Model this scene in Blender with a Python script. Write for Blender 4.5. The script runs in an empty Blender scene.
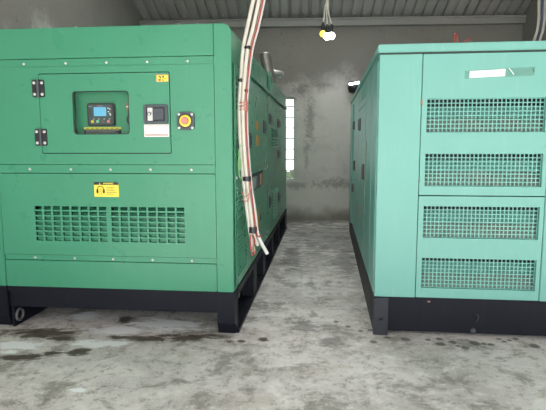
import bpy, bmesh, math, random
from mathutils import Vector, Matrix
random.seed(7)
C = bpy.context.scene.collection
PI = math.pi

# ------------------------------------------------------------------ materials
def lin(r, g, b):
    f = lambda c: (c/255/12.92 if c/255 <= .04045 else ((c/255+.055)/1.055)**2.4)
    return (f(r), f(g), f(b), 1)

class NT:
    def __init__(s, name):
        s.m = bpy.data.materials.new(name); s.m.use_nodes = True
        s.t = s.m.node_tree; s.b = s.t.nodes['Principled BSDF']
        s.out = s.t.nodes['Material Output']
    def n(s, typ, ins=None, **kw):
        x = s.t.nodes.new(typ)
        for k, v in kw.items(): setattr(x, k, v)
        for k, v in (ins or {}).items():
            if isinstance(v, bpy.types.NodeSocket): s.t.links.new(v, x.inputs[k])
            else: x.inputs[k].default_value = v
        return x
    def l(s, a, b): s.t.links.new(a, b)
    def coord(s): return s.n('ShaderNodeTexCoord').outputs['Object']
    def geo(s): return s.n('ShaderNodeNewGeometry').outputs['Position']
    def noise(s, vec, scale, detail=4, rough=.55, dist=0):
        return s.n('ShaderNodeTexNoise', {'Vector': vec, 'Scale': scale, 'Detail': detail, 'Roughness': rough, 'Distortion': dist}).outputs['Fac']
    def ramp(s, fac, a, b):
        x = s.n('ShaderNodeMapRange', {'Value': fac, 'From Min': a, 'From Max': b}); x.interpolation_type = 'SMOOTHSTEP'
        return x.outputs['Result']
    def mix(s, fac, a, b, mode='MIX'):
        x = s.n('ShaderNodeMix', data_type='RGBA', blend_type=mode)
        for k, v in ((0, fac), (6, a), (7, b)):
            if isinstance(v, bpy.types.NodeSocket): s.l(v, x.inputs[k])
            else: x.inputs[k].default_value = v
        return x.outputs[2]
    def math(s, op, a, b=0.):
        x = s.n('ShaderNodeMath', operation=op)
        for k, v in ((0, a), (1, b)):
            if isinstance(v, bpy.types.NodeSocket): s.l(v, x.inputs[k])
            else: x.inputs[k].default_value = v
        return x.outputs[0]
    def scalev(s, vec, v):
        return s.n('ShaderNodeVectorMath', {0: vec, 1: v}, operation='MULTIPLY').outputs[0]
    def bump(s, h, st, dist=.01):
        s.l(s.n('ShaderNodeBump', {'Height': h, 'Strength': st, 'Distance': dist}).outputs[0], s.b.inputs['Normal'])

def simple(name, col, rough=.5, metal=0., emit=None, es=0, vary=.06, spec=.5):
    t = NT(name); t.b.inputs['Roughness'].default_value = rough; t.b.inputs['Metallic'].default_value = metal
    t.b.inputs['Specular IOR Level'].default_value = spec
    nz = t.noise(t.coord(), 9, 4)
    c2 = tuple(max(0, c*(1-vary*2)) for c in col[:3])+(1,)
    t.l(t.mix(nz, col, c2), t.b.inputs['Base Color'])
    if emit: t.b.inputs['Emission Color'].default_value = emit; t.b.inputs['Emission Strength'].default_value = es
    return t.m

def painted(name, col, dust, rough=.38, scr=.25, spec=.38):
    t = NT(name); co = t.coord()
    big = t.ramp(t.noise(co, 1.3, 5), .3, .7)
    base = t.mix(t.math('MULTIPLY', big, .35), col, tuple(c*.86 for c in col[:3])+(1,))
    st = t.ramp(t.noise(t.scalev(co, (14, 14, 1.2)), 1.6, 6, .65), .52, .75)
    base = t.mix(t.math('MULTIPLY', st, scr*.5), base, dust)
    fine = t.ramp(t.noise(t.scalev(co, (30, 30, 9)), 2.2, 5, .7, 1.2), .62, .72)
    base = t.mix(t.math('MULTIPLY', fine, scr), base, dust)
    t.l(base, t.b.inputs['Base Color'])
    t.l(t.math('ADD', t.math('MULTIPLY', t.noise(co, 5, 5), .25), rough-.12), t.b.inputs['Roughness'])
    t.bump(t.noise(co, 3, 2), .08, .02); t.b.inputs['Specular IOR Level'].default_value = spec
    return t.m

M = {}
M['green'] = painted('dark_green_paint', (.055, .275, .162, 1), (.17, .45, .32, 1), .30, .12)
M['teal'] = painted('turquoise_paint', (.17, .44, .385, 1), (.36, .62, .56, 1), .36, .28)
M['tealside'] = M['teal']
M['black'] = painted('black_skid_paint', (.007, .0085, .016, 1), (.035, .038, .048, 1), .5, .2, .22)
M['blackp'] = simple('black_plastic', (.018, .018, .022, 1), .35)
M['slate'] = simple('slate_plastic', (.06, .075, .09, 1), .4)
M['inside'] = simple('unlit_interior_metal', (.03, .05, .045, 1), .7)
M['core'] = simple('dusty_radiator_core', (.27, .32, .28, 1), .8)
M['steel'] = simple('dull_exhaust_steel', (.34, .33, .31, 1), .42, .9)
M['bolt'] = simple('zinc_bolt', (.6, .6, .58, 1), .35, .6)
M['rust'] = simple('rusty_steel', (.33, .22, .16, 1), .8)
M['yellow'] = simple('yellow_label', (.83, .72, .08, 1), .5, vary=.02)
M['orange'] = simple('orange_label', (.62, .33, .08, 1), .6)
M['white'] = simple('white_paper', (.86, .87, .86, 1), .5, vary=.01)
M['greyp'] = simple('grey_print', (.33, .33, .33, 1), .6)
M['ink'] = simple('black_ink', (.025, .025, .03, 1), .5)
M['brown'] = simple('brown_ink', (.12, .07, .04, 1), .5)
M['screen'] = simple('blue_lcd', (.12, .36, .55, 1), .3, emit=(.12, .42, .7, 1), es=.3, vary=.02)
M['red'] = simple('red_plastic', (.7, .06, .05, 1), .35)
M['redlamp'] = simple('red_button', (.80, .24, .2, 1), .4)
M['ybtn'] = simple('yellow_button', (.85, .6, .05, 1), .4)
M['gbtn'] = simple('green_button', (.25, .6, .35, 1), .4)
M['kbtn'] = simple('grey_button', (.13, .13, .13, 1), .4)
M['cream'] = simple('cream_cable_jacket', (.74, .70, .62, 1), .5, vary=.1)
M['whitecable'] = simple('white_cable_jacket', (.85, .85, .83, 1), .5, vary=.1)
M['redcable'] = simple('red_cable_jacket', (.42, .08, .06, 1), .5)
M['pink'] = simple('faded_red_tie', (.62, .25, .2, 1), .5)
M['gcable'] = simple('light_green_wire', (.25, .55, .22, 1), .5)
M['bluecable'] = simple('blue_grey_cable', (.13, .16, .24, 1), .5)
M['bulbw'] = simple('white_bulb', (.9, .95, .92, 1), .3, emit=(.93, 1, .95, 1), es=9)
M['bulby'] = simple('yellow_bulb', (.9, .75, .1, 1), .3, emit=(1, .72, .04, 1), es=1.6)
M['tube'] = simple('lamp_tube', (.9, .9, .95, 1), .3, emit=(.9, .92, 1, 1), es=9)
M['concframe'] = simple('window_bar_paint', (.75, .77, .75, 1), .6)
M['alu'] = simple('galvanised_beam', (.34, .33, .32, 1), .6)

def glass(name):
    t = NT(name); t.t.nodes.remove(t.b)
    tr = t.n('ShaderNodeBsdfTransparent', {'Color': (.93, .97, .95, 1)}); gl = t.n('ShaderNodeBsdfGlossy', {'Roughness': .03})
    fr = t.n('ShaderNodeFresnel', {'IOR': 1.25}); mx = t.n('ShaderNodeMixShader', {0: fr.outputs[0], 1: tr.outputs[0], 2: gl.outputs[0]})
    t.l(mx.outputs[0], t.out.inputs[0]); return t.m
M['glass'] = glass('clear_pane')

def tape_mat():
    t = NT('clear_tape'); t.t.nodes.remove(t.b)
    tr = t.n('ShaderNodeBsdfTransparent', {'Color': (.72, .86, .82, 1)}); gl = t.n('ShaderNodeBsdfGlossy', {'Roughness': .25})
    mx = t.n('ShaderNodeMixShader', {0: .06, 1: tr.outputs[0], 2: gl.outputs[0]})
    t.l(mx.outputs[0], t.out.inputs[0]); return t.m
M['tape'] = tape_mat()

def plaster(name):
    t = NT(name); g = t.geo()
    n1 = t.ramp(t.noise(g, .9, 7, .6), .35, .68); n2 = t.ramp(t.noise(g, 3.2, 8, .7), .5, .66)
    base = t.mix(n1, (.60, .585, .55, 1), (.74, .73, .69, 1))
    base = t.mix(t.math('MULTIPLY', n2, .3), base, (.46, .45, .42, 1))
    # mould specks gathered in blotches
    sp = t.ramp(t.noise(g, 16, 5, .8), .55, .66); area = t.ramp(t.noise(g, .75, 3), .52, .62)
    base = t.mix(t.math('MULTIPLY', t.math('MULTIPLY', sp, area), .75), base, (.08, .075, .06, 1))
    # damp course near the floor and whitish bloom above it
    z = t.n('ShaderNodeSeparateXYZ', {0: g}).outputs[2]
    zn = t.math('ADD', z, t.math('MULTIPLY', t.math('SUBTRACT', t.noise(g, 2.2, 5), .5), .5))
    base = t.mix(t.math('MULTIPLY', t.ramp(zn, 1.0, .55), .5), base, (.76, .75, .69, 1))
    base = t.mix(t.math('MULTIPLY', t.ramp(zn, .34, .04), .75), base, (.13, .11, .08, 1))
    # render turns darker brown above a ragged line
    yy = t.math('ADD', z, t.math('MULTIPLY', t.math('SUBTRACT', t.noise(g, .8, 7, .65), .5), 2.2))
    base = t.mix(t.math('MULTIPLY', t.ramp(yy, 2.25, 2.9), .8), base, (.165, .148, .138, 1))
    # named blotches: mould beside and right of the window
    for (x, zz, rx, rz, a) in ((.20, 1.95, .10, .5, .5), (.75, .72, .5, .10, .55), (-.05, .68, .25, .08, .45), (.35, 2.6, .45, .06, .3), (.02, 2.5, .14, .10, .5), (.12, 1.35, .05, .4, .35)):
        d = t.n('ShaderNodeVectorMath', {0: g, 1: (x, 9.7, zz)}, operation='SUBTRACT').outputs[0]
        d = t.scalev(d, (1/rx, .3, 1/rz))
        ln = t.n('ShaderNodeVectorMath', {0: d}, operation='LENGTH').outputs['Value']
        ln = t.math('ADD', ln, t.math('MULTIPLY', t.math('SUBTRACT', t.noise(g, 9, 7, .75), .5), 4.5))
        base = t.mix(t.math('MULTIPLY', t.ramp(ln, 1.3, .2), a), base, (.14, .135, .12, 1))
    t.l(base, t.b.inputs['Base Color']); t.b.inputs['Roughness'].default_value = .92
    t.bump(t.noise(g, 7, 8, .65), .45, .02)
    return t.m
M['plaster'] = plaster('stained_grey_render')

def concrete():
    t = NT('stained_concrete'); g = t.geo()
    n1 = t.noise(g, .9, 9, .62, .3); n2 = t.noise(g, 3.0, 10, .72, .5); n3 = t.noise(g, 12, 8, .8)
    base = t.mix(t.ramp(n1, .33, .68), (.47, .435, .415, 1), (.78, .735, .715, 1))
    base = t.mix(t.math('MULTIPLY', t.ramp(n2, .5, .61), .72), base, (.25, .235, .20, 1))
    base = t.mix(t.math('MULTIPLY', t.ramp(n2, .46, .32), .75), base, (.84, .82, .77, 1))
    base = t.mix(t.math('MULTIPLY', t.ramp(n3, .52, .61), .55), base, (.17, .16, .14, 1))
    base = t.mix(t.math('MULTIPLY', t.ramp(n3, .47, .38), .6), base, (.82, .81, .78, 1))
    br = t.ramp(t.noise(t.scalev(g, (1, 1.3, 1)), 1.9, 6, .65), .55, .75)
    base = t.mix(t.math('MULTIPLY', br, .45), base, (.36, .29, .19, 1))
    wob = t.math('SUBTRACT', t.noise(t.scalev(g, (.6, 1.4, 1)), 6, 10, .72, .8), .5)
    def spots(base, lst, col, amp, a, b, k=1.3):
        acc = None
        for (x, y, rx, ry) in lst:
            d = t.n('ShaderNodeVectorMath', {0: g, 1: (x, y, 0)}, operation='SUBTRACT').outputs[0]
            d = t.scalev(d, (1/rx, 1/ry, 0))
            ln = t.n('ShaderNodeVectorMath', {0: d}, operation='LENGTH').outputs['Value']
            acc = ln if acc is None else t.math('MINIMUM', acc, ln)
        acc = t.math('ADD', acc, t.math('MULTIPLY', wob, amp))
        return t.mix(t.math('MULTIPLY', t.ramp(acc, k, .6), a), base, col)
    wet = [(-0.1, 6.54, .13, .54), (.4, 7.94, .466, 1.366), (.1, 8.48, .374, .696), (.58, 6.31, .177, .664), (.05, 3.94, .114, .136), (.23, 3.61, .09, .096), (.1, 9.6, .9, .3)]
    white = [(-2.05, 3.46, .201, .091), (-1.5, 3.51, .246, .074), (-1.45, 3.8, .225, .086), (-1.1, 3.93, .288, .137), (-1.33, 2.81, .042, .024), (-1.85, 4.11, .087, .1), (-2.08, 3.33, .086, .051)]
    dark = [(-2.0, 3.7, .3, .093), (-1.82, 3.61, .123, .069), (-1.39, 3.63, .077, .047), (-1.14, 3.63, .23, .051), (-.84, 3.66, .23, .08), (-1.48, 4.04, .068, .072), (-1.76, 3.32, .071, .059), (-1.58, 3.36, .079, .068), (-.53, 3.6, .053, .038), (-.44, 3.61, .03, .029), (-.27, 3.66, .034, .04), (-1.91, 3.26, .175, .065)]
    drop = [(.81, 3.71, .038, .04), (.98, 3.71, .023, .024), (1.07, 3.73, .029, .03), (1.05, 3.63, .041, .034), (1.15, 3.67, .031, .033), (1.21, 3.57, .033, .037), (1.31, 3.66, .041, .046), (1.37, 3.65, .022, .025), (1.17, 3.6, .015, .019), (1.42, 3.64, .026, .025), (1.52, 3.75, .023, .02), (1.54, 3.7, .022, .02), (1.65, 3.76, .025, .024), (1.59, 3.73, .019, .02), (1.73, 3.63, .037, .038), (.31, 4.07, .023, .029), (.4, 3.96, .023, .027), (.49, 3.87, .02, .022), (.56, 3.65, .03, .035), (.68, 3.74, .027, .026), (.57, 3.89, .024, .026)]
    base = spots(base, wet, (.13, .12, .115, 1), 5.0, .6, 1.5)
    base = spots(base, white, (.93, .94, .96, 1), 5.0, 1.0, 2.3)
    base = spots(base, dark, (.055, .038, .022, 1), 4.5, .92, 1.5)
    base = spots(base, drop, (.09, .085, .075, 1), .4, .8, .9)
    t.l(base, t.b.inputs['Base Color'])
    t.l(t.ramp(n2, -.3, .9), t.b.inputs['Roughness'])
    t.bump(t.math('ADD', n2, t.math('MULTIPLY', n3, .4)), .35, .015)
    return t.m
M['concrete'] = concrete()

def sheetmat():
    t = NT('weathered_roof_sheet'); g = t.geo()
    n = t.noise(t.scalev(g, (5, .6, 1)), 1.5, 6)
    t.l(t.mix(n, (.36, .35, .345, 1), (.52, .51, .50, 1)), t.b.inputs['Base Color'])
    t.b.inputs['Roughness'].default_value = .5; t.b.inputs['Metallic'].default_value = .3
    return t.m
M['sheet'] = sheetmat()
def groundmat():
    t = NT('yard_ground'); t.l(t.mix(t.noise(t.geo(), .8, 6), (.50, .49, .46, 1), (.62, .61, .58, 1)), t.b.inputs['Base Color'])
    t.b.inputs['Roughness'].default_value = .95; return t.m
M['yard'] = groundmat()

# ------------------------------------------------------------------ geometry helpers
def link(name, me, mat, parent=None, **kw):
    o = bpy.data.objects.new(name, me); C.objects.link(o)
    if mat and not me.materials: me.materials.append(mat)
    if parent: o.parent = parent
    for k, v in kw.items(): o[k] = v
    return o
def fin(bm, name, mat, parent=None, smooth=False, bev=0., **kw):
    bmesh.ops.recalc_face_normals(bm, faces=bm.faces)
    if bev:
        bmesh.ops.bevel(bm, geom=[e for e in bm.edges if e.calc_face_angle(0) > .6], offset=bev, segments=2, affect='EDGES', clamp_overlap=True)
    me = bpy.data.meshes.new(name); bm.to_mesh(me); bm.free()
    if smooth:
        for p in me.polygons: p.use_smooth = True
        try: me.set_sharp_from_angle(angle=math.radians(35))
        except Exception: pass
    return link(name, me, mat, parent, **kw)
def bx(bm, x0, x1, y0, y1, z0, z1):
    vs = [bm.verts.new((x, y, z)) for x in (x0, x1) for y in (y0, y1) for z in (z0, z1)]
    for f in ((0, 1, 3, 2), (4, 6, 7, 5), (0, 4, 5, 1), (2, 3, 7, 6), (0, 2, 6, 4), (1, 5, 7, 3)): bm.faces.new([vs[i] for i in f])
def box(name, mat, parent, x0, x1, y0, y1, z0, z1, bev=0., **kw):
    bm = bmesh.new(); bx(bm, *sorted((x0, x1)), *sorted((y0, y1)), *sorted((z0, z1))); return fin(bm, name, mat, parent, bev=bev, **kw)
def boxes(name, mat, parent, lst, **kw):
    bm = bmesh.new()
    for b in lst: bx(bm, *b)
    return fin(bm, name, mat, parent, **kw)
def prism(bm, pts, axis, a, b):
    """pts 2D polygon; axis 'y': (x,z) extruded along y; 'x': (y,z) along x; 'z': (x,y)"""
    def P(p, t): return {'y': (p[0], t, p[1]), 'x': (t, p[0], p[1]), 'z': (p[0], p[1], t)}[axis]
    A = [bm.verts.new(P(p, a)) for p in pts]; B = [bm.verts.new(P(p, b)) for p in pts]; n = len(pts)
    bm.faces.new(A); bm.faces.new(B[::-1])
    for i in range(n): bm.faces.new([A[i], A[(i+1) % n], B[(i+1) % n], B[i]])
def tube(bm, pts, r, n=10, sub=6, cap=True):
    P = [Vector(p) for p in pts]; Q = []
    if len(P) > 2 and sub > 1:
        for i in range(len(P)-1):
            p0, p1, p2, p3 = P[max(i-1, 0)], P[i], P[i+1], P[min(i+2, len(P)-1)]
            for k in range(sub):
                t = k/sub; Q.append(.5*((2*p1)+(p2-p0)*t+(2*p0-5*p1+4*p2-p3)*t*t+(3*p1-p0-3*p2+p3)*t**3))
        Q.append(P[-1])
    else: Q = P
    T = [(Q[min(i+1, len(Q)-1)]-Q[max(i-1, 0)]).normalized() for i in range(len(Q))]
    u = T[0].orthogonal().normalized(); rings = []
    for i, q in enumerate(Q):
        u = (u-T[i]*u.dot(T[i])).normalized(); w = T[i].cross(u)
        rr = r(i/(len(Q)-1)) if callable(r) else r
        rings.append([bm.verts.new(q+(u*math.cos(2*PI*k/n)+w*math.sin(2*PI*k/n))*rr) for k in range(n)])
    for a, b in zip(rings, rings[1:]):
        for k in range(n): bm.faces.new([a[k], a[(k+1) % n], b[(k+1) % n], b[k]])
    if cap: bm.faces.new(rings[0][::-1]); bm.faces.new(rings[-1])
def tubeobj(name, mat, parent, pts, r, n=10, sub=6, **kw):
    bm = bmesh.new(); tube(bm, pts, r, n, sub); return fin(bm, name, mat, parent, smooth=True, **kw)
def lathe(bm, prof, n=20, mtx=None):
    vs = []
    for (r, z) in prof:
        vs.append([bm.verts.new((mtx or Matrix()) @ Vector((r*math.cos(2*PI*k/n), r*math.sin(2*PI*k/n), z))) for k in range(n)])
    for a, b in zip(vs, vs[1:]):
        for k in range(n): bm.faces.new([a[k], a[(k+1) % n], b[(k+1) % n], b[k]])
    bm.faces.new(vs[0][::-1]); bm.faces.new(vs[-1])
def rrect(x0, x1, z0, z1, r, n=5):
    pts = []
    for cx, cz, a0 in ((x1-r, z1-r, 0), (x0+r, z1-r, PI/2), (x0+r, z0+r, PI), (x1-r, z0+r, 1.5*PI)):
        for k in range(n+1): a = a0+k*PI/2/n; pts.append((cx+r*math.cos(a), cz+r*math.sin(a)))
    return pts
def rect(x0, x1, z0, z1): return [(x0, z0), (x1, z0), (x1, z1), (x0, z1)]
DG = None
def plate(name, mat, parent, outer, holes, a, b, plane='xz', bev=0., **kw):
    """flat plate with holes, between a and b along the third axis"""
    cu = bpy.data.curves.new(name, 'CURVE'); cu.dimensions = '2D'; cu.fill_mode = 'BOTH'; cu.extrude = abs(b-a)/2; cu.bevel_depth = bev; cu.bevel_resolution = 1
    if bev: cu.offset = -bev; cu.extrude = abs(b-a)/2-bev
    for poly in [outer]+holes:
        sp = cu.splines.new('POLY'); sp.points.add(len(poly)-1); sp.use_cyclic_u = True
        for i, p in enumerate(poly): sp.points[i].co = (p[0], p[1], 0, 1)
    o = bpy.data.objects.new('tmp', cu); C.objects.link(o)
    me = bpy.data.meshes.new_from_object(o.evaluated_get(bpy.context.evaluated_depsgraph_get()))
    bpy.data.objects.remove(o); bpy.data.curves.remove(cu)
    me.name = name; m = (a+b)/2
    for v in me.vertices:
        x, y, z = v.co
        v.co = (x, m+z, y) if plane == 'xz' else (m+z, x, y)
    bm = bmesh.new(); bm.from_mesh(me); bmesh.ops.remove_doubles(bm, verts=bm.verts, dist=1e-5)
    bmesh.ops.recalc_face_normals(bm, faces=bm.faces); bm.to_mesh(me); bm.free(); me.materials.clear()
    return link(name, me, mat, parent, **kw)
def lettering(txt, mat, parent, x, y, z, size, face='y', bold=.0, name='lettering'):
    cu = bpy.data.curves.new('t', 'FONT'); cu.body = txt; cu.size = size; cu.extrude = .0006; cu.offset = bold; cu.align_x = 'CENTER'; cu.align_y = 'CENTER'
    o = bpy.data.objects.new('tmp', cu); C.objects.link(o)
    me = bpy.data.meshes.new_from_object(o.evaluated_get(bpy.context.evaluated_depsgraph_get()))
    bpy.data.objects.remove(o); bpy.data.curves.remove(cu)
    for v in me.vertices: v.co = (x+v.co.x, y-v.co.z, z+v.co.y)
    me.materials.clear(); return link(name, me, mat, parent)
def thing(name, label, cat, loc=(0, 0, 0), rz=0, group=None):
    o = bpy.data.objects.new(name, None); C.objects.link(o); o.location = loc; o.rotation_euler = (0, 0, rz); o.empty_display_size = .2
    return tag(o, label, cat, group)
def tag(o, label, cat, group=None):
    o['label'] = label; o['category'] = cat
    if group: o['group'] = group
    return o

# ------------------------------------------------------------------ the room
WY, XL, XR, FY = 9.772, -3.03, 4.09, -1.2
SL = .4137; ZW = 3.79; RY = 3.6
def roofz(y): return ZW+SL*(WY-max(y, RY)) - (.60*(RY-y) if y < RY else 0)
box('floor', M['concrete'], None, XL-.2, XR+.2, -1.2, WY+.2, -.15, 0, kind='structure')
# window opening px 262..295
wx0, wx1, wz0, wz1 = -.80, -.093, .775, 2.385
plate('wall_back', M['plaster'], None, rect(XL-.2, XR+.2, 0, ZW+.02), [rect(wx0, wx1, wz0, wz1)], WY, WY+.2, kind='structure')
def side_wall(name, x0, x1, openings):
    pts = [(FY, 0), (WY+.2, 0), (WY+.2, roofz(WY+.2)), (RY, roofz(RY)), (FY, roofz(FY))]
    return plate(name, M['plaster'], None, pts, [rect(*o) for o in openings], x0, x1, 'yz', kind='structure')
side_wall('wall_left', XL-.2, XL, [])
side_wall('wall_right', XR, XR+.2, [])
# corrugated roof with trapezoid ribs running down the slope
bm = bmesh.new(); pitch = .186; prof = []
x = XL-.3
while x < XR+.3:
    prof += [(x, 0), (x+.125, 0), (x+.135, .05), (x+.176, .05)]; x += pitch
ys = (WY+.35, 8.5, 3.7, RY, FY-.4); rows = []
for y in ys: rows.append([bm.verts.new((p[0], y, roofz(y)+p[1]+.012)) for p in prof])
bs = bmesh.new(); SK0, SK1 = -1.2, 1.5
sky = [[bs.verts.new((p[0], y, roofz(y)+p[1]+.012)) for p in prof] for y in ys[1:3]]
for a in range(4):
    for i in range(len(prof)-1):
        if a == 1 and SK0 < prof[i][0] < SK1: bs.faces.new([sky[0][i], sky[0][i+1], sky[1][i+1], sky[1][i]])
        else: bm.faces.new([rows[a][i], rows[a][i+1], rows[a+1][i+1], rows[a+1][i]])
for v in [v for v in bs.verts if not v.link_faces]: bs.verts.remove(v)
fin(bm, 'ceiling', M['sheet'], None, kind='structure')
# unseen translucent roof sheets, added to light the aisle and back wall
tt = NT('translucent_roof_sheet'); tt.t.nodes.remove(tt.b)
tl = tt.n('ShaderNodeBsdfTranslucent', {'Color': (.85, .86, .84, 1)}); td = tt.n('ShaderNodeBsdfDiffuse', {'Color': (.6, .6, .58, 1)})
tm = tt.n('ShaderNodeMixShader', {0: .2, 1: tl.outputs[0], 2: td.outputs[0]}); tt.l(tm.outputs[0], tt.out.inputs[0])
fin(bs, 'window_2', tt.m, None, kind='structure')
# wall plate beam under the sheets, with roofing screws
tr = boxes('trim_1', M['alu'], None, [(XL, XR, WY-.12, WY-.001, 3.665, 3.795), (XL, XR, WY-.15, WY-.12, 3.775, 3.80)], kind='structure')
bm = bmesh.new(); x = XL-.3+.042
while x < XR-.1:
    if x > XL+.05:
        lathe(bm, [(.014, 0), (.014, .012), (.004, .02)], 8, Matrix.Translation((x, WY-.17, roofz(WY-.17)+.008)) @ Matrix.Rotation(PI, 4, 'X'))
    x += pitch
fin(bm, 'roofing_screw', M['bolt'], tr, kind='stuff')
# window: deep reveal, frame, flat bars, glass
w = boxes('window_1', M['concframe'], None, [(wx0, wx1, WY+.10, WY+.14, wz0, wz0+.035), (wx0, wx1, WY+.10, WY+.14, wz1-.035, wz1), (wx0, wx0+.03, WY+.10, WY+.14, wz0+.035, wz1-.035), (wx1-.03, wx1, WY+.10, WY+.14, wz0+.035, wz1-.035)], kind='structure')
boxes('window_bars', M['concframe'], w, [(wx0+.03, wx1-.03, WY+.09, WY+.125, wz0+.205*k-.012, wz0+.205*k+.012) for k in range(1, 8)])
for k in range(8):
    box('pane', M['glass'], w, wx0+.03, wx1-.03, WY+.127, WY+.131, max(wz0+.036, wz0+.205*k+.013), min(wz1-.036, wz0+.205*(k+1)-.013))
# the yard in front of the shed and behind it
boxes('ground', M['yard'], None, [(-25, 25, -30, -1.201, -.15, -.01), (-25, 25, WY+.21, 40, -.15, -.01)], kind='structure')

bm = bmesh.new(); NX, NZ = 60, 14
rnd = random.Random(3); rows = []
for k in range(NZ+1):
    a = PI*k/NZ; rows.append([bm.verts.new((-3+6*i/NX, 13+.6*math.cos(a)*rnd.uniform(.75, 1.1), max(.0, .84*math.sin(a)**.6*rnd.uniform(.8, 1.08)))) for i in range(NX+1)])
for a, b in zip(rows, rows[1:]):
    for i in range(NX): bm.faces.new([a[i], a[i+1], b[i+1], b[i]])
tag(fin(bm, 'hedge', simple('hedge_leaves', (.14, .18, .10, 1), .8, vary=.3), None), 'low green hedge seen through the bottom pane of the window', 'hedge')
# ------------------------------------------------------------------ shared details
def bolt(parent, x, y, z, r=.0075, mat=None, face='y', name='bolt'):
    bm = bmesh.new()
    rot = Matrix.Rotation(PI/2, 4, 'X') if face == 'y' else Matrix.Rotation(PI/2 if face == 'x+' else -PI/2, 4, 'Y')
    lathe(bm, [(r*1.35, 0), (r*1.35, .003), (r, .004), (r, .009), (r*.5, .011)], 10, Matrix.Translation((x, y, z)) @ rot)
    return fin(bm, name, mat or M['bolt'], parent, smooth=True)

def hinge(parent, xc, y, zc, w=.096, h=.13):
    o = plate('hinge', M['blackp'], parent, rrect(xc-w/2, xc+w/2, zc-h/2, zc+h/2, .012), [], y-.008, y, 'xz')
    bm = bmesh.new(); tube(bm, [(xc, y-.011, zc-h/2), (xc, y-.011, zc+h/2)], .011, 10, 1); fin(bm, 'hinge_pin', M['slate'], o, smooth=True)
    for sx in (-1, 1):
        for sz in (-1, 1): bolt(o, xc+sx*w*.32, y-.008, zc+sz*h*.33, .009, name='screw')
    return o

# ================================================================== left generator (dark green)
# local frame: x to the right (0 = right front edge), y into the depth, z up
G = thing('diesel_generator', 'dark green enclosed diesel generator with control panel on black skid, left of the aisle', 'generator', (-.501, 3.7215, 0), -.05)
W, D, ZB, ZT = 1.99, 5.17, .345, 2.345
g = M['green']; F = .03
def arch(x0, x1, zb, zt, r, n=6):
    pts = [(x1, zb)]
    for k in range(n+1): a = k*PI/2/n; pts.append((x1-r+r*math.cos(a), zt-r+r*math.sin(a)))
    for k in range(n+1): a = PI/2+k*PI/2/n; pts.append((x0+r+r*math.cos(a), zt-r+r*math.sin(a)))
    pts.append((x0, zb)); return pts
bm = bmesh.new()
o_ = arch(-W, 0, ZB, ZT, .065); i_ = arch(-W+.03, -.03, ZB, ZT-.03, .04)
prism(bm, o_+i_[::-1], 'y', F, D-.03)
fin(bm, 'canopy', g, G)
bm = bmesh.new(); prism(bm, arch(-W, 0, ZB, ZT, .065), 'y', D-.03, D); fin(bm, 'rear_panel', g, G)
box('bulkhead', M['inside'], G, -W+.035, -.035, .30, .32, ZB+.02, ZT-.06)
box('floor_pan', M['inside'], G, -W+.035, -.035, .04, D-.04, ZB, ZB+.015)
# corner columns with the rounded shoulders
for s in (0, 1):
    bm = bmesh.new(); pts = []
    for k in range(7): a = k*PI/2/6; pts.append((-.065+.065*math.cos(a), ZT-.065+.065*math.sin(a)))
    pts = [(0, ZB)]+pts+[(-.129, ZT), (-.129, ZB)]
    if s: pts = [(-W-px, pz) for px, pz in pts]
    prism(bm, pts, 'y', 0, F); fin(bm, 'corner_column', g, G, bev=.004)
xa, xb = -W+.132, -.132
box('top_panel', g, G, xa, xb, .002, F, 2.122, ZT, bev=.003)
def strip(z0, z1, us):
    o = box('bolt_strip', g, G, xa, xb, .012, F, z0, z1)
    for u in us: bolt(o, -u, .012, (z0+z1)/2-.003)
strip(2.062, 2.118, (1.607, 1.272, .951, .636, .329))
strip(1.257, 1.321, (1.607, 1.272, .951, .635, .317))
strip(.565, .606, (1.606, 1.276, .96, .641, .327))
# middle panel with the opening of the control door
dx0, dx1, dz0, dz1 = -1.494, -.463, 1.406, 2.012
plate('control_panel_frame', g, G, rect(xa, xb, 1.325, 2.06), [rrect(dx0, dx1, dz0, dz1, .012)], .002, F)
box('door_liner', M['inside'], G, dx0-.03, dx1+.03, F, F+.005, dz0-.03, dz1+.03).name = 'door_seal'
wx = (-1.222, -.787, 1.556, 1.873)
door = plate('control_door', g, G, rrect(dx0+.007, dx1-.007, dz0+.007, dz1-.007, .01), [rrect(*wx, .024)], 0, F-.002)
# rim of the window and the instrument plate behind it
plate('window_rim', M['blackp'], door, rrect(wx[0]-.004, wx[1]+.004, wx[2]-.004, wx[3]+.004, .026), [rrect(wx[0]+.002, wx[1]-.002, wx[2]+.002, wx[3]-.002, .022)], -.0015, .003)
ip = box('instrument_plate', g, G, dx0+.06, dx1-.06, .085, .09, dz0+.02, dz1-.02)
plate('door_window', M['glass'], door, rrect(*wx, .024), [], .010, .012)
# the plate needs an open pocket: cut by building the pocket walls
plate('pocket_wall', g, G, rrect(wx[0]-.03, wx[1]+.03, wx[2]-.03, wx[3]+.03, .03), [rrect(wx[0]-.022, wx[1]+.022, wx[2]-.022, wx[3]+.022, .03)], F+.006, .085)
bpy.data.objects.remove(bpy.data.objects['door_seal'])
plate('door_seal', M['blackp'], G, rect(dx0-.03, dx1+.03, dz0-.03, dz1+.03), [rrect(wx[0]-.022, wx[1]+.022, wx[2]-.022, wx[3]+.022, .03)], F, F+.005)
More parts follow.
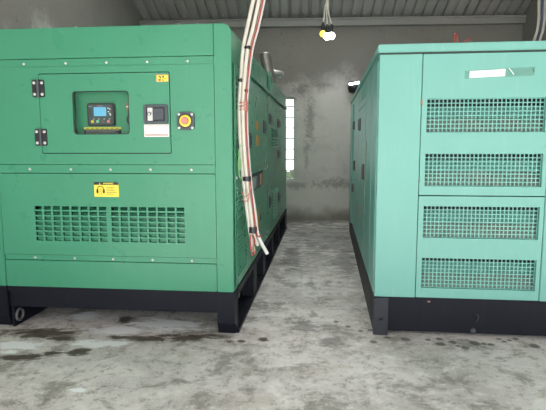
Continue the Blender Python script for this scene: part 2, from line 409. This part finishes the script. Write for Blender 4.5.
# controller, about 22 cm wide
cx0, cx1, cz0, cz1 = -1.125, -.885, 1.605, 1.80; cy = .085
ctl = plate('controller', M['blackp'], G, rrect(cx0, cx1, cz0, cz1, .022), [], cy-.035, cy, bev=.004)
f0 = cy-.035
plate('faceplate', M['slate'], ctl, rrect(cx0+.014, cx1-.014, cz0+.014, cz1-.014, .014), [], f0-.002, f0+.001)
plate('screen', M['screen'], ctl, rrect(-1.062, -.953, 1.690, 1.765, .005), [], f0-.005, f0-.002)
for i, (mt, sx) in enumerate(((M['ybtn'], -1.078), (M['gbtn'], -1.031), (M['kbtn'], -.984), (M['redlamp'], -.936))):
    bm = bmesh.new(); lathe(bm, [(.013, 0), (.013, .004), (.009, .006)], 16, Matrix.Translation((sx, f0-.002, 1.645)) @ Matrix.Rotation(PI/2, 4, 'X')); fin(bm, 'push_button', mt, ctl, smooth=True, label=('yellow', 'green', 'grey', 'red')[i]+' round push button')
    box('button_symbol', M['white'], ctl, sx+.006, sx+.018, f0-.004, f0-.002, 1.664, 1.668)
for z, wd in ((1.768, .028), (1.735, .03), (1.715, .03), (1.697, .024)): box('indicator_strip', M['blackp'] if z < 1.75 else M['greyp'], ctl, -1.107, -1.107+wd, f0-.004, f0-.002, z, z+.006)
for sx, z in ((-.94, 1.752), (-.926, 1.744), (-.938, 1.722), (-.926, 1.706), (-.922, 1.695)): box('panel_symbol', M['white'], ctl, sx, sx+.011, f0-.004, f0-.002, z, z+.008)
plate('maker_mark', M['red'], ctl, rrect(-1.033, -1.023, 1.771, 1.779, .002), [], f0-.004, f0-.002)
box('maker_lettering', M['greyp'], ctl, -1.019, -.985, f0-.004, f0-.002, 1.773, 1.778)
ctl.scale = (.9, 1, .9); ctl.location = (-.1265, 0, .172)
# instruction strip under the controller
st = box('instruction_sticker', M['ink'], G, -1.155, -.855, cy-.002, cy, 1.535, 1.604)
box('sticker_header', M['yellow'], st, -1.155, -.855, cy-.004, cy-.002, 1.588, 1.604)
for z, a_, b_ in ((1.577, -1.14, -.872), (1.567, -1.14, -.90), (1.557, -1.14, -.88)): box('print_line', M['greyp'], st, a_, b_, cy-.004, cy-.002, z, z+.004)
for k in range(7): box('header_print', M['brown'], st, -1.14+k*.04, -1.14+k*.04+.028, cy-.005, cy-.004, 1.593, 1.598)
st.location.x = -.030; st.location.z = .006
# small brass lock works seen at the window's right edge
lk = box('lock_works', M['rust'], G, -.832, -.80, .055, .085, 1.735, 1.79, bev=.004)
box('lock_catch', M['white'], lk, -.825, -.80, .05, .055, 1.757, 1.768)
tubeobj('lock_lever', M['blackp'], lk, [(-.812, .06, 1.735), (-.808, .055, 1.70), (-.822, .055, 1.665), (-.805, .055, 1.62)], .007, 8)
for zc in (1.90, 1.532): hinge(door, dx0+.003, -.0005, zc)
# paddle lock
bx0, bx1, bz0, bz1 = -.668, -.481, 1.630, 1.772
pl = plate('paddle_lock', M['slate'], door, rrect(bx0, bx1, bz0, bz1, .02), [rrect(bx0+.022, bx1-.022, bz0+.02, bz1-.02, .006)], -.014, 0, bev=.003)
box('lock_dish', M['blackp'], pl, bx0+.018, bx1-.018, -.003, -.001, bz0+.016, bz1-.016)
box('key_plate', M['bolt'], pl, bx0+.03, bx0+.068, -.008, -.003, bz0+.022, bz1-.024)
bm = bmesh.new(); lathe(bm, [(.014, 0), (.014, .006), (.009, .007)], 16, Matrix.Translation((bx0+.046, -.008, 1.705)) @ Matrix.Rotation(PI/2, 4, 'X')); fin(bm, 'key_cylinder', M['slate'], pl, smooth=True)
box('key_slot', M['screen'], pl, bx0+.038, bx0+.052, -.016, -.0145, 1.695, 1.711).data.materials[0] = M['bolt']
bm = bmesh.new(); prism(bm, [(-.004, bz0+.024), (-.016, bz0+.03), (-.011, bz1-.03), (-.004, bz1-.024)], 'x', bx0+.075, bx1-.032); fin(bm, 'paddle', M['slate'], pl)
# name plate under it
npl = box('name_plate', M['greyp'], door, -.672, -.476, -.002, 0, 1.531, 1.627)
box('plate_border', M['white'], npl, -.669, -.479, -.003, -.002, 1.534, 1.624)
box('plate_frame_line', M['pink'], npl, -.662, -.486, -.0036, -.003, 1.541, 1.619)
box('plate_face', M['white'], npl, -.659, -.489, -.0042, -.0036, 1.552, 1.616)
boxes('plate_print', M['greyp'], npl, [(-.656, -.622, -.0048, -.0042, 1.603, 1.607), (-.656, -.492, -.0048, -.0042, 1.543, 1.548)])
# small yellow sticker at the door corner
sp = plate('emblem_sticker', M['pink'], door, rrect(-.568, -.472, 1.936, 1.990, .006), [], -.002, 0)
plate('sticker_face', M['yellow'], sp, rrect(-.562, -.475, 1.940, 1.986, .005), [], -.003, -.002)
boxes('emblem_marks', M['brown'], sp, [(-.545, -.532, -.004, -.003, 1.972, 1.980), (-.538, -.526, -.004, -.003, 1.962, 1.972), (-.55, -.53, -.004, -.003, 1.945, 1.956), (-.518, -.506, -.004, -.003, 1.966, 1.982), (-.520, -.508, -.004, -.003, 1.945, 1.953), (-.505, -.482, -.004, -.003, 1.957, 1.960)])
# emergency stop on the frame
es = plate('emergency_stop', M['slate'], G, rrect(-.414, -.281, 1.582, 1.716, .03), [], -.014, .002, bev=.003)
ec = (-.347, 1.649)
def disc(name, mat, par, r, y, h, x=None, z=None, rt=None):
    bm = bmesh.new(); lathe(bm, [(r, 0), (r, h*.7), (rt or r*.9, h)], 24, Matrix.Translation((ec[0] if x is None else x, y, ec[1] if z is None else z)) @ Matrix.Rotation(PI/2, 4, 'X')); return fin(bm, name, mat, par, smooth=True)
disc('collar', M['blackp'], es, .053, -.014, .008); disc('yellow_ring', M['yellow'], es, .044, -.022, .006); disc('red_knob', M['redlamp'], es, .027, -.028, .022)
for sx in (-1, 1):
    for sz in (-1, 1): bolt(es, ec[0]+sx*.05, -.014, ec[1]+sz*.05, .008, name='screw')
# lower panel with two grids of louvre slots
def grid(x0, x1, nx, bar, z0, z1, nz, barz):
    px = (x1-x0+bar)/nx; pz = (z1-z0+barz)/nz; h = []
    for i in range(nx):
        for j in range(nz): h.append(rect(x0+i*px, x0+i*px+px-bar, z0+j*pz, z0+j*pz+pz-barz))
    return h
plate('vented_panel', g, G, rect(xa, xb, .61, 1.252), grid(-1.586, -.996, 8, .013, .722, .998, 7, .012)+grid(-.960, -.376, 8, .013, .722, .998, 7, .012), .002, F)
# deflector blade behind the slots, tipping back towards its top
for (a_, b_) in ((-1.60, -.985), (-.97, -.365)):
    bm = bmesh.new(); prism(bm, [(F+.004, .70), (F+.012, .70), (.065, .93), (.12, .985), (.112, .99), (.058, .935)], 'x', a_, b_); fin(bm, 'deflector', g, G)
box('bottom_panel', g, G, xa, xb, .004, F, ZB, .561, bev=.003)
# ear protection warning sticker
ws = box('warning_sticker', M['yellow'], G, -1.085, -.888, 0, .002, 1.075, 1.189)
box('sticker_header', M['ink'], ws, -1.085, -.888, -.0015, 0, 1.168, 1.189)
lettering('WARNING', M['yellow'], ws, -.970, -.0015, 1.1785, .017, bold=.0004)
bm = bmesh.new(); prism(bm, [(-1.044, 1.171), (-1.03, 1.171), (-1.037, 1.186)], 'y', -.003, -.0015); fin(bm, 'alert_triangle', M['yellow'], ws)
bm = bmesh.new(); hx, hz = -1.033, 1.122
tube(bm, [(hx+.025*math.cos(a*PI/8), -.001, hz+.008+.028*math.sin(a*PI/8)) for a in range(9)], .0028, 6, 2); fin(bm, 'headband_symbol', M['brown'], ws)
for s in (-1, 1): plate('ear_cup_symbol', M['ink'], ws, rrect(hx+s*.026-.007, hx+s*.026+.007, hz-.020, hz+.012, .006), [], -.0015, 0)
plate('face_symbol', M['ybtn'], ws, rrect(hx-.016, hx+.016, hz-.032, hz+.02, .012), [], -.001, 0)
boxes('print_lines', M['brown'], ws, [(-.988, b_, -.001, 0, z, z+.003) for z, b_ in ((1.147, -.925), (1.134, -.93), (1.121, -.915), (1.108, -.905), (1.095, -.93))])

# ---- long side: doors, grilles, louvres (x = 0 plane, facing +x)
def sp_(name, mat, par, v0, v1, z0, z1, t0=0., t1=.008, bev=0.): return box(name, mat, par, t0, t1, v0, v1, z0, z1, bev=bev)
fd = [plate('side_panel', g, G, rect(.05, .66, .365, 2.08), grid(.12, .46, 5, .022, 1.74, 1.99, 6, .02)+grid(.12, .46, 5, .022, 1.36, 1.56, 5, .02), .004, .012, 'yz')]
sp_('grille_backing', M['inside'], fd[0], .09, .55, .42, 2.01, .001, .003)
d1 = sp_('side_door', g, G, .68, 2.02, 1.262, 2.055, 0.0005, .010, bev=.002)
d2 = sp_('side_door', g, G, .68, 2.02, .365, 1.240, 0.0005, .010, bev=.002)
d3 = sp_('side_door', g, G, 2.25, 3.88, .365, 2.055, 0.0005, .010, bev=.002)
d4 = sp_('side_panel', g, G, 3.91, 5.12, .365, 2.055, 0.0005, .008, bev=.002)
sp_('door_post', M['gbtn'], G, 2.06, 2.21, .365, 2.055, .0005, .006)
bpy.data.objects['door_post'].data.materials[0] = g
sp_('rain_gutter', g, G, .60, 5.15, 2.075, 2.105, .0005, .028, bev=.004)
for z in (1.14,):
    bp = sp_('breaker_window_frame', M['inside'], d2, .86, 1.74, 1.04, 1.20, .010, .013)
    sp_('breaker_window', M['ink'], bp, .90, 1.70, 1.05, 1.185, .013, .015)
    for a_, m_ in ((.92, M['core']), (1.14, M['slate']), (1.45, M['rust'])): sp_('breaker_switch', m_, bp, a_, a_+.17, 1.06, 1.17, .015, .03)
for z0, z1, a_, b_ in ((1.60, 1.72, 1.18, 1.45), (1.45, 1.58, 1.22, 1.52)):
    bm = bmesh.new(); pts = []
    for k in range(12):
        t = k/12*2*PI; rr = random.uniform(.75, 1.05); pts.append(((a_+b_)/2+(b_-a_)/2*rr*math.cos(t), (z0+z1)/2+(z1-z0)/2*rr*math.sin(t)))
    prism(bm, pts, 'x', .010, .012); fin(bm, 'torn_sticker', M['orange'], d1)
bm = bmesh.new(); prism(bm, [(1.22, .62), (1.44, .62), (1.42, .70), (1.36, .84)], 'x', .010, .012); fin(bm, 'hazard_triangle', M['orange'], d2)
for dd, v0, v1, z0, z1 in ((d1, 1.80, 1.98, 1.60, 1.74), (d1, .72, .84, 1.44, 1.58), (d2, .72, .84, .62, .74), (d3, 2.40, 2.62, 1.72, 1.85), (d3, 2.36, 2.52, .70, .85), (d3, 3.50, 3.78, .64, .79), (d3, 3.45, 3.80, 1.72, 1.84), (d3, 3.45, 3.8, 1.28, 1.40)):
    h = sp_('door_handle', M['blackp'], dd, v0, v1, z0, z1, .010, .022, bev=.003)
    sp_('handle_lever', M['slate'], h, v0+.03, v1-.03, z0+.03, z1-.03, .022, .034, bev=.003)
def louvres(par, v0, v1, z0, z1, n, dp=.036):
    bm = bmesh.new(); dz = (z1-z0)/n
    for k in range(n):
        z = z0+k*dz
        for (a_, b_) in ((v0, (v0+v1)/2-.02), ((v0+v1)/2+.02, v1)): 
            A = [(.010, z), (.010, z+dz*.8), (dp, z+dz*.2)]
            va = [bm.verts.new((p[0], a_, p[1])) for p in A]; vb = [bm.verts.new((p[0], b_, p[1])) for p in A]
            bm.faces.new(va); bm.faces.new(vb[::-1])
            for i in range(3): bm.faces.new([va[i], va[(i+1) % 3], vb[(i+1) % 3], vb[i]])
    fin(bm, 'louvres', g, par)
louvres(d3, 2.62, 3.36, 1.44, 1.70, 7); louvres(d3, 2.68, 3.30, .50, .88, 9)
louvres(fd[0], .11, .52, .90, 1.16, 8, .021); louvres(fd[0], .11, .54, .44, .80, 10, .021)
for v, z in ((.70, .42), (.70, .95), (1.98, 1.30), (1.98, .42), (1.98, 1.20), (2.1, 1.95), (2.13, 1.22), (2.13, .45), (3.86, .45), (3.86, 2.0), (.09, 1.22), (.6, 1.22)): bolt(G, .012, v, z, .011, face='x+')
# lifting tab and exhaust on the roof
sp_('lifting_tab', g, G, 2.32, 2.42, 2.06, 2.34, .010, .03)
EV = 3.55
ex = tubeobj('exhaust_pipe', M['steel'], G, [(-.09, EV, ZT-.02), (-.12, EV, 2.47), (-.165, EV, 2.70), (-.175, EV, 2.77)], lambda t: .078 if t < .8 else .078*(1-((t-.8)/.2)**2*.45), 20)
for k in range(7): tubeobj('pipe_rib', M['steel'], ex, [(-.107-.0085*k, EV, 2.40+.044*k), (-.110-.0085*k, EV, 2.414+.044*k)], .083, 20, 1)
tubeobj('exhaust_outlet', M['bolt'], ex, [(-.09, EV+.05, 2.50), (-.0, EV+.12, 2.49), (.03, EV+.26, 2.50)], .05, 18)
# bolts along the roof front
for x in (-.40, -.26, -1.2): bolt(G, x, .06, ZT+.004, .012, face='y', name='roof_bolt').rotation_euler = (0, 0, 0)

# ---- skid
K = M['black']
sk = boxes('skid_base', K, G, [(-W+.02, -.02, .03, .10, .168, .345), (-W+.10, -.10, D-.10, D-.03, .15, .345), (-.16, -.06, .10, D-.10, .16, .345), (-W+.10, -W+.2, .10, D-.10, .16, .345)])
boxes('skid_flange', K, sk, [(-W+.133, -.133, 0.012, .030, .298, .3445)])
box('side_rail', K, sk, -.06, .012, .10, D, .285, .345); box('bottom_flange', K, sk, -.14, .027, .06, D-.05, .0, .028)
boxes('side_rail', K, sk, [(-W-.01, -W+.06, .10, D, .0, .345)])
def foot(x0, x1):
    bm = bmesh.new(); prism(bm, [(0, .345), (0, .093), (.045, 0), (.14, 0), (.14, .345)], 'x', x0, x1); return fin(bm, 'foot', K, sk, bev=.004)
foot(-.133, .008); foot(-W-.008, -W+.133)
for v0, v1 in ((.95, 1.20), (1.72, 1.90), (2.65, 2.83), (3.55, 3.75), (4.75, 5.12)): box('foot', K, sk, -.10, .016, v0, v1, .028, .285)
# pipe stub between the first two feet and lifting lug at the left foot
tubeobj('drain_pipe', M['slate'], sk, [(-.10, .36, .235), (-.02, .36, .235)], .045, 18, 1)
bm = bmesh.new(); prism(bm, [(.015, 0), (.62, .0), (.62, .167), (.015, .167)], 'x', -W+.155, -W+.172)
fin(bm, 'lug_plate', K, sk)
bm = bmesh.new(); R_ = [(-W+.180, .075+.045*math.cos(a*PI/8), .085+.045*math.sin(a*PI/8)) for a in range(17)]; tube(bm, R_, .011, 8, 1, cap=False); fin(bm, 'lug_ring', M['kbtn'], sk, smooth=True)

# ================================================================== right generator (turquoise)
# local frame: x to the right (0 = left front edge), y into the depth
H = thing('diesel_generator', 'turquoise enclosed diesel generator with four square-mesh vents on its end, right of the aisle', 'generator', (.5854, 3.826, 0), -.0567)
t_ = M['teal']; W2, D2, B2, T2 = 1.53, 4.72, .298, 2.2
bm = bmesh.new()
o_ = [(W2, B2), (W2, 2.14), (0, 2.14), (0, B2)]; i_ = [(.03, B2), (.03, 2.11), (W2-.03, 2.11), (W2-.03, B2)]
prism(bm, o_+i_, 'y', .03, D2-.03); fin(bm, 'canopy', t_, H)
box('rear_panel', t_, H, 0, W2, D2-.03, D2, B2, 2.14)
box('floor_pan', M['inside'], H, .035, W2-.035, .04, D2-.04, B2, B2+.015)
box('roof_cap', t_, H, -.014, W2+.014, -.014, D2+.014, 2.141, T2, bev=.006)
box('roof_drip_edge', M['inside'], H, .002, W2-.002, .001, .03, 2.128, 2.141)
for x0, x1 in ((0, .308), (1.221, W2)): box('corner_column', t_, H, x0, x1, 0, .03, B2, 2.128, bev=.004)
def vdoor(z0, z1, vents):
    d = plate('vent_door', t_, H, rect(.313, 1.216, z0, z1), [rect(.352, 1.186, a_, b_) for a_, b_ in vents], .001, .028, bev=.002)
    for a_, b_ in vents:
        plate('mesh_grille', t_, d, rect(.345, 1.193, a_-.008, b_+.008), grid(.357, 1.181, 28, .0075, a_+.005, b_-.005, 8, .0075), .0285, .034)
        # duct behind the mesh: dark throat above, sloping splitter, dusty core
        bm = bmesh.new(); prism(bm, [(.040, a_-.01), (.05, a_-.01), (.13, a_+.115), (.12, a_+.12)], 'x', .33, 1.21); fin(bm, 'splitter', M['core'], d)
        h_ = (b_-a_)
        bm = bmesh.new(); prism(bm, [(.058, a_+h_*.46), (.066, a_+h_*.44), (.13, a_+h_*.78), (.12, a_+h_*.80)], 'x', .33, 1.21); fin(bm, 'splitter', t_, d)
    return d
vd1 = vdoor(1.094, 2.126, ((1.161, 1.405), (1.560, 1.806)))
vd2 = vdoor(B2+.003, 1.086, ((.376, .611), (.768, 1.011)))
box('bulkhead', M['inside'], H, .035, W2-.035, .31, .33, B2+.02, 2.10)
for zc in (1.78,): box('latch', M['rust'], vd1, .304, .318, -.006, .001, zc-.022, zc+.022, label='beige latch')
for zc in (1.20,): box('latch', M['rust'], vd1, .306, .316, -.005, .001, zc-.008, zc+.008)
# taped paper strip
def quad(name, mat, par, pts, y0, y1):
    bm = bmesh.new(); prism(bm, pts, 'y', y0, y1); return fin(bm, name, mat, par)
lab = quad('paper_label', M['white'], vd1, [(.643, 1.950), (.889, 1.960), (.892, 2.010), (.643, 1.999)], -.003, -.0008)
boxes('print_line', M['greyp'], lab, [(.672+.013*k, .672+.013*k+.009, -.0036, -.003, 1.974+.0004*k, 1.978+.0004*k) for k in range(14)])
quad('clear_tape', M['tape'], vd1, [(.61, 1.945), (1.09, 1.962), (1.095, 2.022), (.61, 2.002)], -.0008, 0)
quad('tape_crease', M['white'], vd1, [(.912, 2.015), (.917, 2.015), (.952, 1.970), (.946, 1.970)], -.004, -.0033)
quad('tape_crease', M['brown'], vd1, [(1.075, 2.01), (1.079, 2.01), (1.091, 1.985), (1.086, 1.985)], -.004, -.0033)
# long side doors (x = 0 plane, facing -x)
def sq(name, mat, par, v0, v1, z0, z1, t=.008): return box(name, mat, par, -t, -.0005, v0, v1, z0, z1)
s1 = sq('side_panel', t_, H, .06, .46, B2+.02, 2.09); s2 = sq('side_door', t_, H, .50, 1.17, B2+.02, 2.09)
s3 = sq('side_door', t_, H, 1.21, 2.28, B2+.02, 1.86); sq('side_panel', t_, H, 1.21, 2.28, 1.88, 2.09)
s4 = sq('side_door', t_, H, 2.32, 3.50, B2+.02, 2.09)
sq('rear_post', t_, H, 3.58, 4.0, B2+.02, 2.05, .03)
sq('side_panel', t_, H, 4.04, 4.68, B2+.02, 2.09)
for par, v0, v1, z0, z1 in ((s3, 1.95, 2.16, 1.63, 1.77), (s4, 3.30, 3.46, 1.68, 1.80), (s4, 3.02, 3.14, 1.12, 1.26), (s3, 1.24, 1.34, 1.12, 1.28), (s4, 3.3, 3.46, .80, .92)):
    hh = box('hinge', M['blackp'], par, -.024, -.008, v0, v1, z0, z1, bev=.003)
    boxes('hinge_pin', M['slate'], hh, [(-.034, -.024, (v0+v1)/2-.012, (v0+v1)/2+.012, z0+.01, z1-.01)])
sv = plate('side_vent', t_, H, rect(1.35, 1.95, 1.95, 2.08), grid(1.40, 1.90, 8, .02, 1.96, 2.07, 4, .01), -.014, -.009, 'yz')
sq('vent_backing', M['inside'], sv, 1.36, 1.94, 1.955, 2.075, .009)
box('warning_sticker', M['red'], s3, -.0095, -.008, 2.10, 2.24, .63, .77, label='small faded red sticker')
tubeobj('hanging_strap', M['core'], s2, [(-.012, .98, 1.5), (-.02, .98, 1.2), (-.014, 1.0, .8)], .004, 6)
# skid
s_ = box('skid_base', K, H, .105, W2, .012, .07, .025, B2); KF = painted('worn_foot_paint', (.024, .027, .038, 1), (.07, .07, .08, 1), .45, .25); box('cross_beam', K, s_, .075, W2-.075, D2-.08, D2-.01, 0, B2)  # foot colour is paler than the skid black
box('side_rail', K, s_, .0, .07, .05, D2, 0, B2); box('side_rail', K, s_, W2-.07, W2, .07, D2, 0, B2)
f2 = plate('foot', KF, s_, rect(-.004, .105, 0, B2-.004), [[(.050+.015*math.cos(a*PI/8), .133+.015*math.sin(a*PI/8)) for a in range(16)]], -.035, .049)
box('foot_web', M['ink'], f2, .03, .07, -.01, -.002, .11, .155)
bm = bmesh.new(); lathe(bm, [(.022, 0), (.022, .012), (.012, .02)], 14, Matrix.Translation((.752, .005, .05)) @ Matrix.Rotation(PI/2, 4, 'X')); fin(bm, 'drain_plug', M['slate'], s_, smooth=True)
tubeobj('weld_bead', M['ink'], s_, [(.765, .002, .18), (.785, .0, .172), (.783, .0, .15), (.77, .002, .12)], .006, 6)
box('paint_chip', M['rust'], s_, .405, .425, .0035, .005, .262, .274)


# ================================================================== cables and lamps
def cable(label, mat, pts, r, cat='cable', group=None, name='power_cable', n=10):
    o = tubeobj(name, mat, None, pts, r, n); return tag(o, label, cat, group)
# bundle hanging beside the left generator; x,z measured at depth y
B = [(-.315, 4.05, 2.70), (-.345, 4.05, 2.55), (-.385, 4.05, 2.38), (-.425, 4.04, 2.215), (-.450, 4.03, 1.985), (-.464, 4.03, 1.80), (-.463, 4.03, 1.59), (-.452, 4.04, 1.35), (-.436, 4.06, 1.14), (-.415, 4.08, .94), (-.392, 4.10, .735), (-.360, 4.12, .62)]
KD = 3.90/4.05
B = [(x*KD+.004, y-.15, 1.47+(z-1.47)*KD) for x, y, z in B]
top = [(-.13, 4.10, 5.45), (-.18, 4.02, 4.2), (-.245, 3.95, 3.2)]
def strand(dx, dy, spread, seed, end=(0, 0), drift=None):
    out = []
    for i, (x, y, z) in enumerate(top+B):
        s = 1+spread*max(0, 1-abs(i-4.5)/2.5)
        out.append((x+dx*s+(drift(i) if drift else 0), y+dy, z))
    out[-1] = (out[-1][0]+end[0], out[-1][1], out[-1][2]+end[1]); return out
GB = 'power cables bundled beside the green generator'
c1 = cable('thick cream cable, outermost left of the bundle beside the dark green generator', M['cream'], strand(-.018, -.022, .9, 1, (-.004, -.03)), .0145, group=GB)
c2 = cable('thick cream cable in the middle of the bundle beside the dark green generator', M['cream'], strand(.011, -.034, .3, 2, (.0, .02)), .0145, group=GB)
c3 = cable('white cable whose cut end hangs furthest right beside the dark green generator', M['whitecable'], strand(.034, -.008, .4, 3, (.045, -.055), drift=lambda i: .006 if i > 11 else 0), .0145, group=GB)
c4 = cable('thin red cable at the right edge of the hanging bundle', M['redcable'], strand(.036, -.040, .3, 4, (0, .10)), .006, n=8, group=GB)
c5 = cable('slim dark cable hidden along the white bundle beside the green side panel', M['blackp'], strand(-.004, -.006, 0, 5, (-.01, .1)), .005, n=8, group=GB)
def K2(x, y, z): return (x*KD+.004, y-.15, 1.47+(z-1.47)*KD)
def wrap(par, x, y, z, mat, name, h=.02, r=.034):
    x, y, z = K2(x, y, z); bm = bmesh.new(); tube(bm, [(x, y, z-h/2), (x+.002, y, z), (x, y, z+h/2)], r, 14, 1); return fin(bm, name, mat, par, smooth=True)
wrap(c2, -.417, 4.012, 2.225, M['blackp'], 'tape_wrap', .02, .024)
wrap(c2, -.440, 4.008, 1.895, M['blackp'], 'tape_wrap', .012, .026)
for k in range(3): wrap(c2, -.450, 4.008, 1.80-k*.026, M['pink'], 'red_tie', .009, .034)
wrap(c2, -.450, 4.008, 1.775, M['slate'], 'tape_wrap', .012, .032)
wrap(c2, -.431, 4.022, 1.20, M['blackp'], 'tape_wrap', .035, .034)
wrap(c2, -.388, 4.068, .775, M['blackp'], 'tape_wrap', .05, .033)
wrap(c1, -.476, 4.008, 1.975, M['blackp'], 'tape_wrap', .022, .020)
for pts, m, lb in (([(-.405, 4.02, .74), (-.402, 3.99, .68), (-.395, 3.99, .62), (-.385, 3.99, .575)], 'redcable', 'short red wire end below the taped cable bundle, the lefthand of two'),
                   ([(-.385, 4.02, .74), (-.365, 3.98, .70), (-.378, 3.98, .64), (-.36, 3.98, .59)], 'redcable', 'short red wire end curling below the taped cable bundle, the righthand of two')):
    cable(lb, M[m], [K2(*q) for q in pts], .006, 'wire', name='wire', n=8)
cable('pale green wire looped behind the white bundle by the side grille', M['gcable'], [K2(*q) for q in [(-.475, 3.99, 1.47), (-.488, 3.97, 1.40), (-.47, 3.965, 1.33), (-.482, 3.96, 1.27), (-.490, 3.96, 1.33), (-.475, 3.95, 1.42), (-.484, 3.95, 1.26), (-.47, 3.95, 1.20)]], .004, 'wire', name='wire', n=8)
cable('faded red wire tied round the bundle below the black tape', M['pink'], [K2(*q) for q in [(-.468, 3.98, 1.10), (-.44, 3.955, 1.06), (-.405, 3.96, 1.09), (-.395, 3.98, 1.14), (-.415, 3.95, 1.03), (-.46, 3.96, 1.04)]], .004, 'wire', name='wire', n=8)
# three bulbs on twisted flex
def bulb(x, y, z, r, mat, label, gx, up):
    o = thing('light_bulb', label, 'light bulb', (x, y, z-r), group='bulbs hanging above the aisle')
    bm = bmesh.new(); lathe(bm, [(r*math.sin(a*PI/10)+.0005, r-r*math.cos(a*PI/10)) for a in range(9)]+[(r*.42, r*2.02)], 20); fin(bm, 'glass_globe', mat, o, smooth=True)
    bm = bmesh.new(); lathe(bm, [(r*.48, r*1.95), (r*.55, r*2.0), (r*.55, r*2.0+.06), (r*.35, r*2.0+.085), (.006, r*2.0+.10)], 16); fin(bm, 'socket', M['blackp'], o, smooth=True)
    tubeobj('flex', M['cream'], o, [(0, 0, r*2+.095), (gx*.4, 0, r*2+.16), (gx*.8, 0, r*2+.28), (gx+.012, 0.0, r*2+.5), (gx+up, 0, roofz(y)-(z-r)-.02)], .007, 8)
bulb(.262, 6.02, 2.748, .036, M['bulby'], 'yellow lit bulb, leftmost of three hanging above the aisle', .030, .03)
bulb(.305, 5.94, 2.70, .038, M['bulbw'], 'white lit bulb, lowest of three hanging above the aisle', -.008, .045)
bulb(.362, 6.03, 2.725, .040, M['bulbw'], 'white lit bulb, rightmost of three hanging above the aisle', -.055, -.02)
# dark fitting with a glowing strip on the back wall over the far corner of the right generator
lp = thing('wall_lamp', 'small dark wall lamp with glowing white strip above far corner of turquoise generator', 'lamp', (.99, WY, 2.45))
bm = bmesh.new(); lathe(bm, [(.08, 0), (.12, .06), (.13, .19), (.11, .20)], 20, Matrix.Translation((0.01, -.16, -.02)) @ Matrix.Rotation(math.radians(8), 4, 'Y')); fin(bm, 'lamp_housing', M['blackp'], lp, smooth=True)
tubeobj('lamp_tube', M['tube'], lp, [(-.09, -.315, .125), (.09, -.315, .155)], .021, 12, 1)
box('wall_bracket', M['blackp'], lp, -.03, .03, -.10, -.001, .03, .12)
# flex cables in the right corner
for k, (dx, m_, lb) in enumerate(((0, 'cream', 'pale flexible cable, leftmost of three hanging in the right corner'), (.055, 'bluecable', 'blue-grey cable between two pale ones hanging in the right corner'), (.10, 'cream', 'pale flexible cable, rightmost of three hanging in the right corner'))):
    cable(lb, M[m_], [(3.82+dx, 8.6, 4.15), (3.83+dx, 8.6, 3.75), (3.845+dx*.9, 8.6, 3.5), (3.83+dx*.9, 8.6, 3.3), (3.775+dx*.9, 8.58, 3.1), (3.72+dx, 8.55, 2.6), (3.72+dx, 8.5, 1.2), (3.72+dx, 8.5, .03)], .023 if k != 1 else .016, group='flexible cables in the right corner')
# red wire scraps lying on the right generator's roof
c0 = Vector((.5854, 3.826, 0)); cs, sn = math.cos(-.0567), math.sin(-.0567)
def onroof(u, v, z): return (c0.x+u*cs-v*sn, c0.y+u*sn+v*cs, z)
cable('red wire scrap standing in a loop on the turquoise generator roof', M['redcable'], [onroof(*p) for p in ((.66, .30, 2.207), (.62, .3, 2.215), (.60, .3, 2.26), (.595, .3, 2.315), (.612, .3, 2.32), (.625, .3, 2.26), (.64, .3, 2.215), (.68, .3, 2.265), (.715, .3, 2.29))], .007, 'wire', name='wire', n=8)
cable('thin dark wire lying flat along the turquoise generator roof edge', M['brown'], [onroof(*p) for p in ((.22, .25, 2.206), (.30, .24, 2.22), (.37, .25, 2.206), (.45, .26, 2.225), (.55, .25, 2.206))], .005, 'wire', name='wire', n=8)

# ------------------------------------------------------------------ light, camera
wd = bpy.data.worlds.new('sky'); bpy.context.scene.world = wd; wd.use_nodes = True
bg = wd.node_tree.nodes['Background']; bg.inputs[0].default_value = (.95, .985, 1, 1); bg.inputs[1].default_value = 1.9
sl = bpy.data.lights.new('sun', 'SUN'); sl.energy = 12; sl.angle = math.radians(1.5); sl.color = (1, .97, .93)
so = bpy.data.objects.new('sun', sl); C.objects.link(so); so.rotation_euler = (math.radians(48.5), 0, math.radians(-8)); so.location = (0, -6, 12)
cam = bpy.data.cameras.new('camera'); co = bpy.data.objects.new('camera', cam); C.objects.link(co)
f, pit, yaw, rol = 500.718, .1192, .0533, -.0018
cam.sensor_fit = 'HORIZONTAL'; cam.sensor_width = 36; cam.lens = 36*f/546; cam.clip_start = .05
Fw = Vector((-math.sin(yaw)*math.cos(pit), math.cos(yaw)*math.cos(pit), -math.sin(pit))); R0 = Vector((math.cos(yaw), math.sin(yaw), 0)); U0 = R0.cross(Fw)
Rr = R0*math.cos(rol)+U0*math.sin(rol); Uu = -R0*math.sin(rol)+U0*math.cos(rol)
mt = Matrix((Rr, Uu, -Fw)).transposed().to_4x4(); mt.translation = (0, 0, 1.47); co.matrix_world = mt
sc = bpy.context.scene; sc.camera = co
sc.view_settings.view_transform = 'Standard'; sc.view_settings.look = 'None'; sc.view_settings.gamma = 1; sc.view_settings.exposure = .8
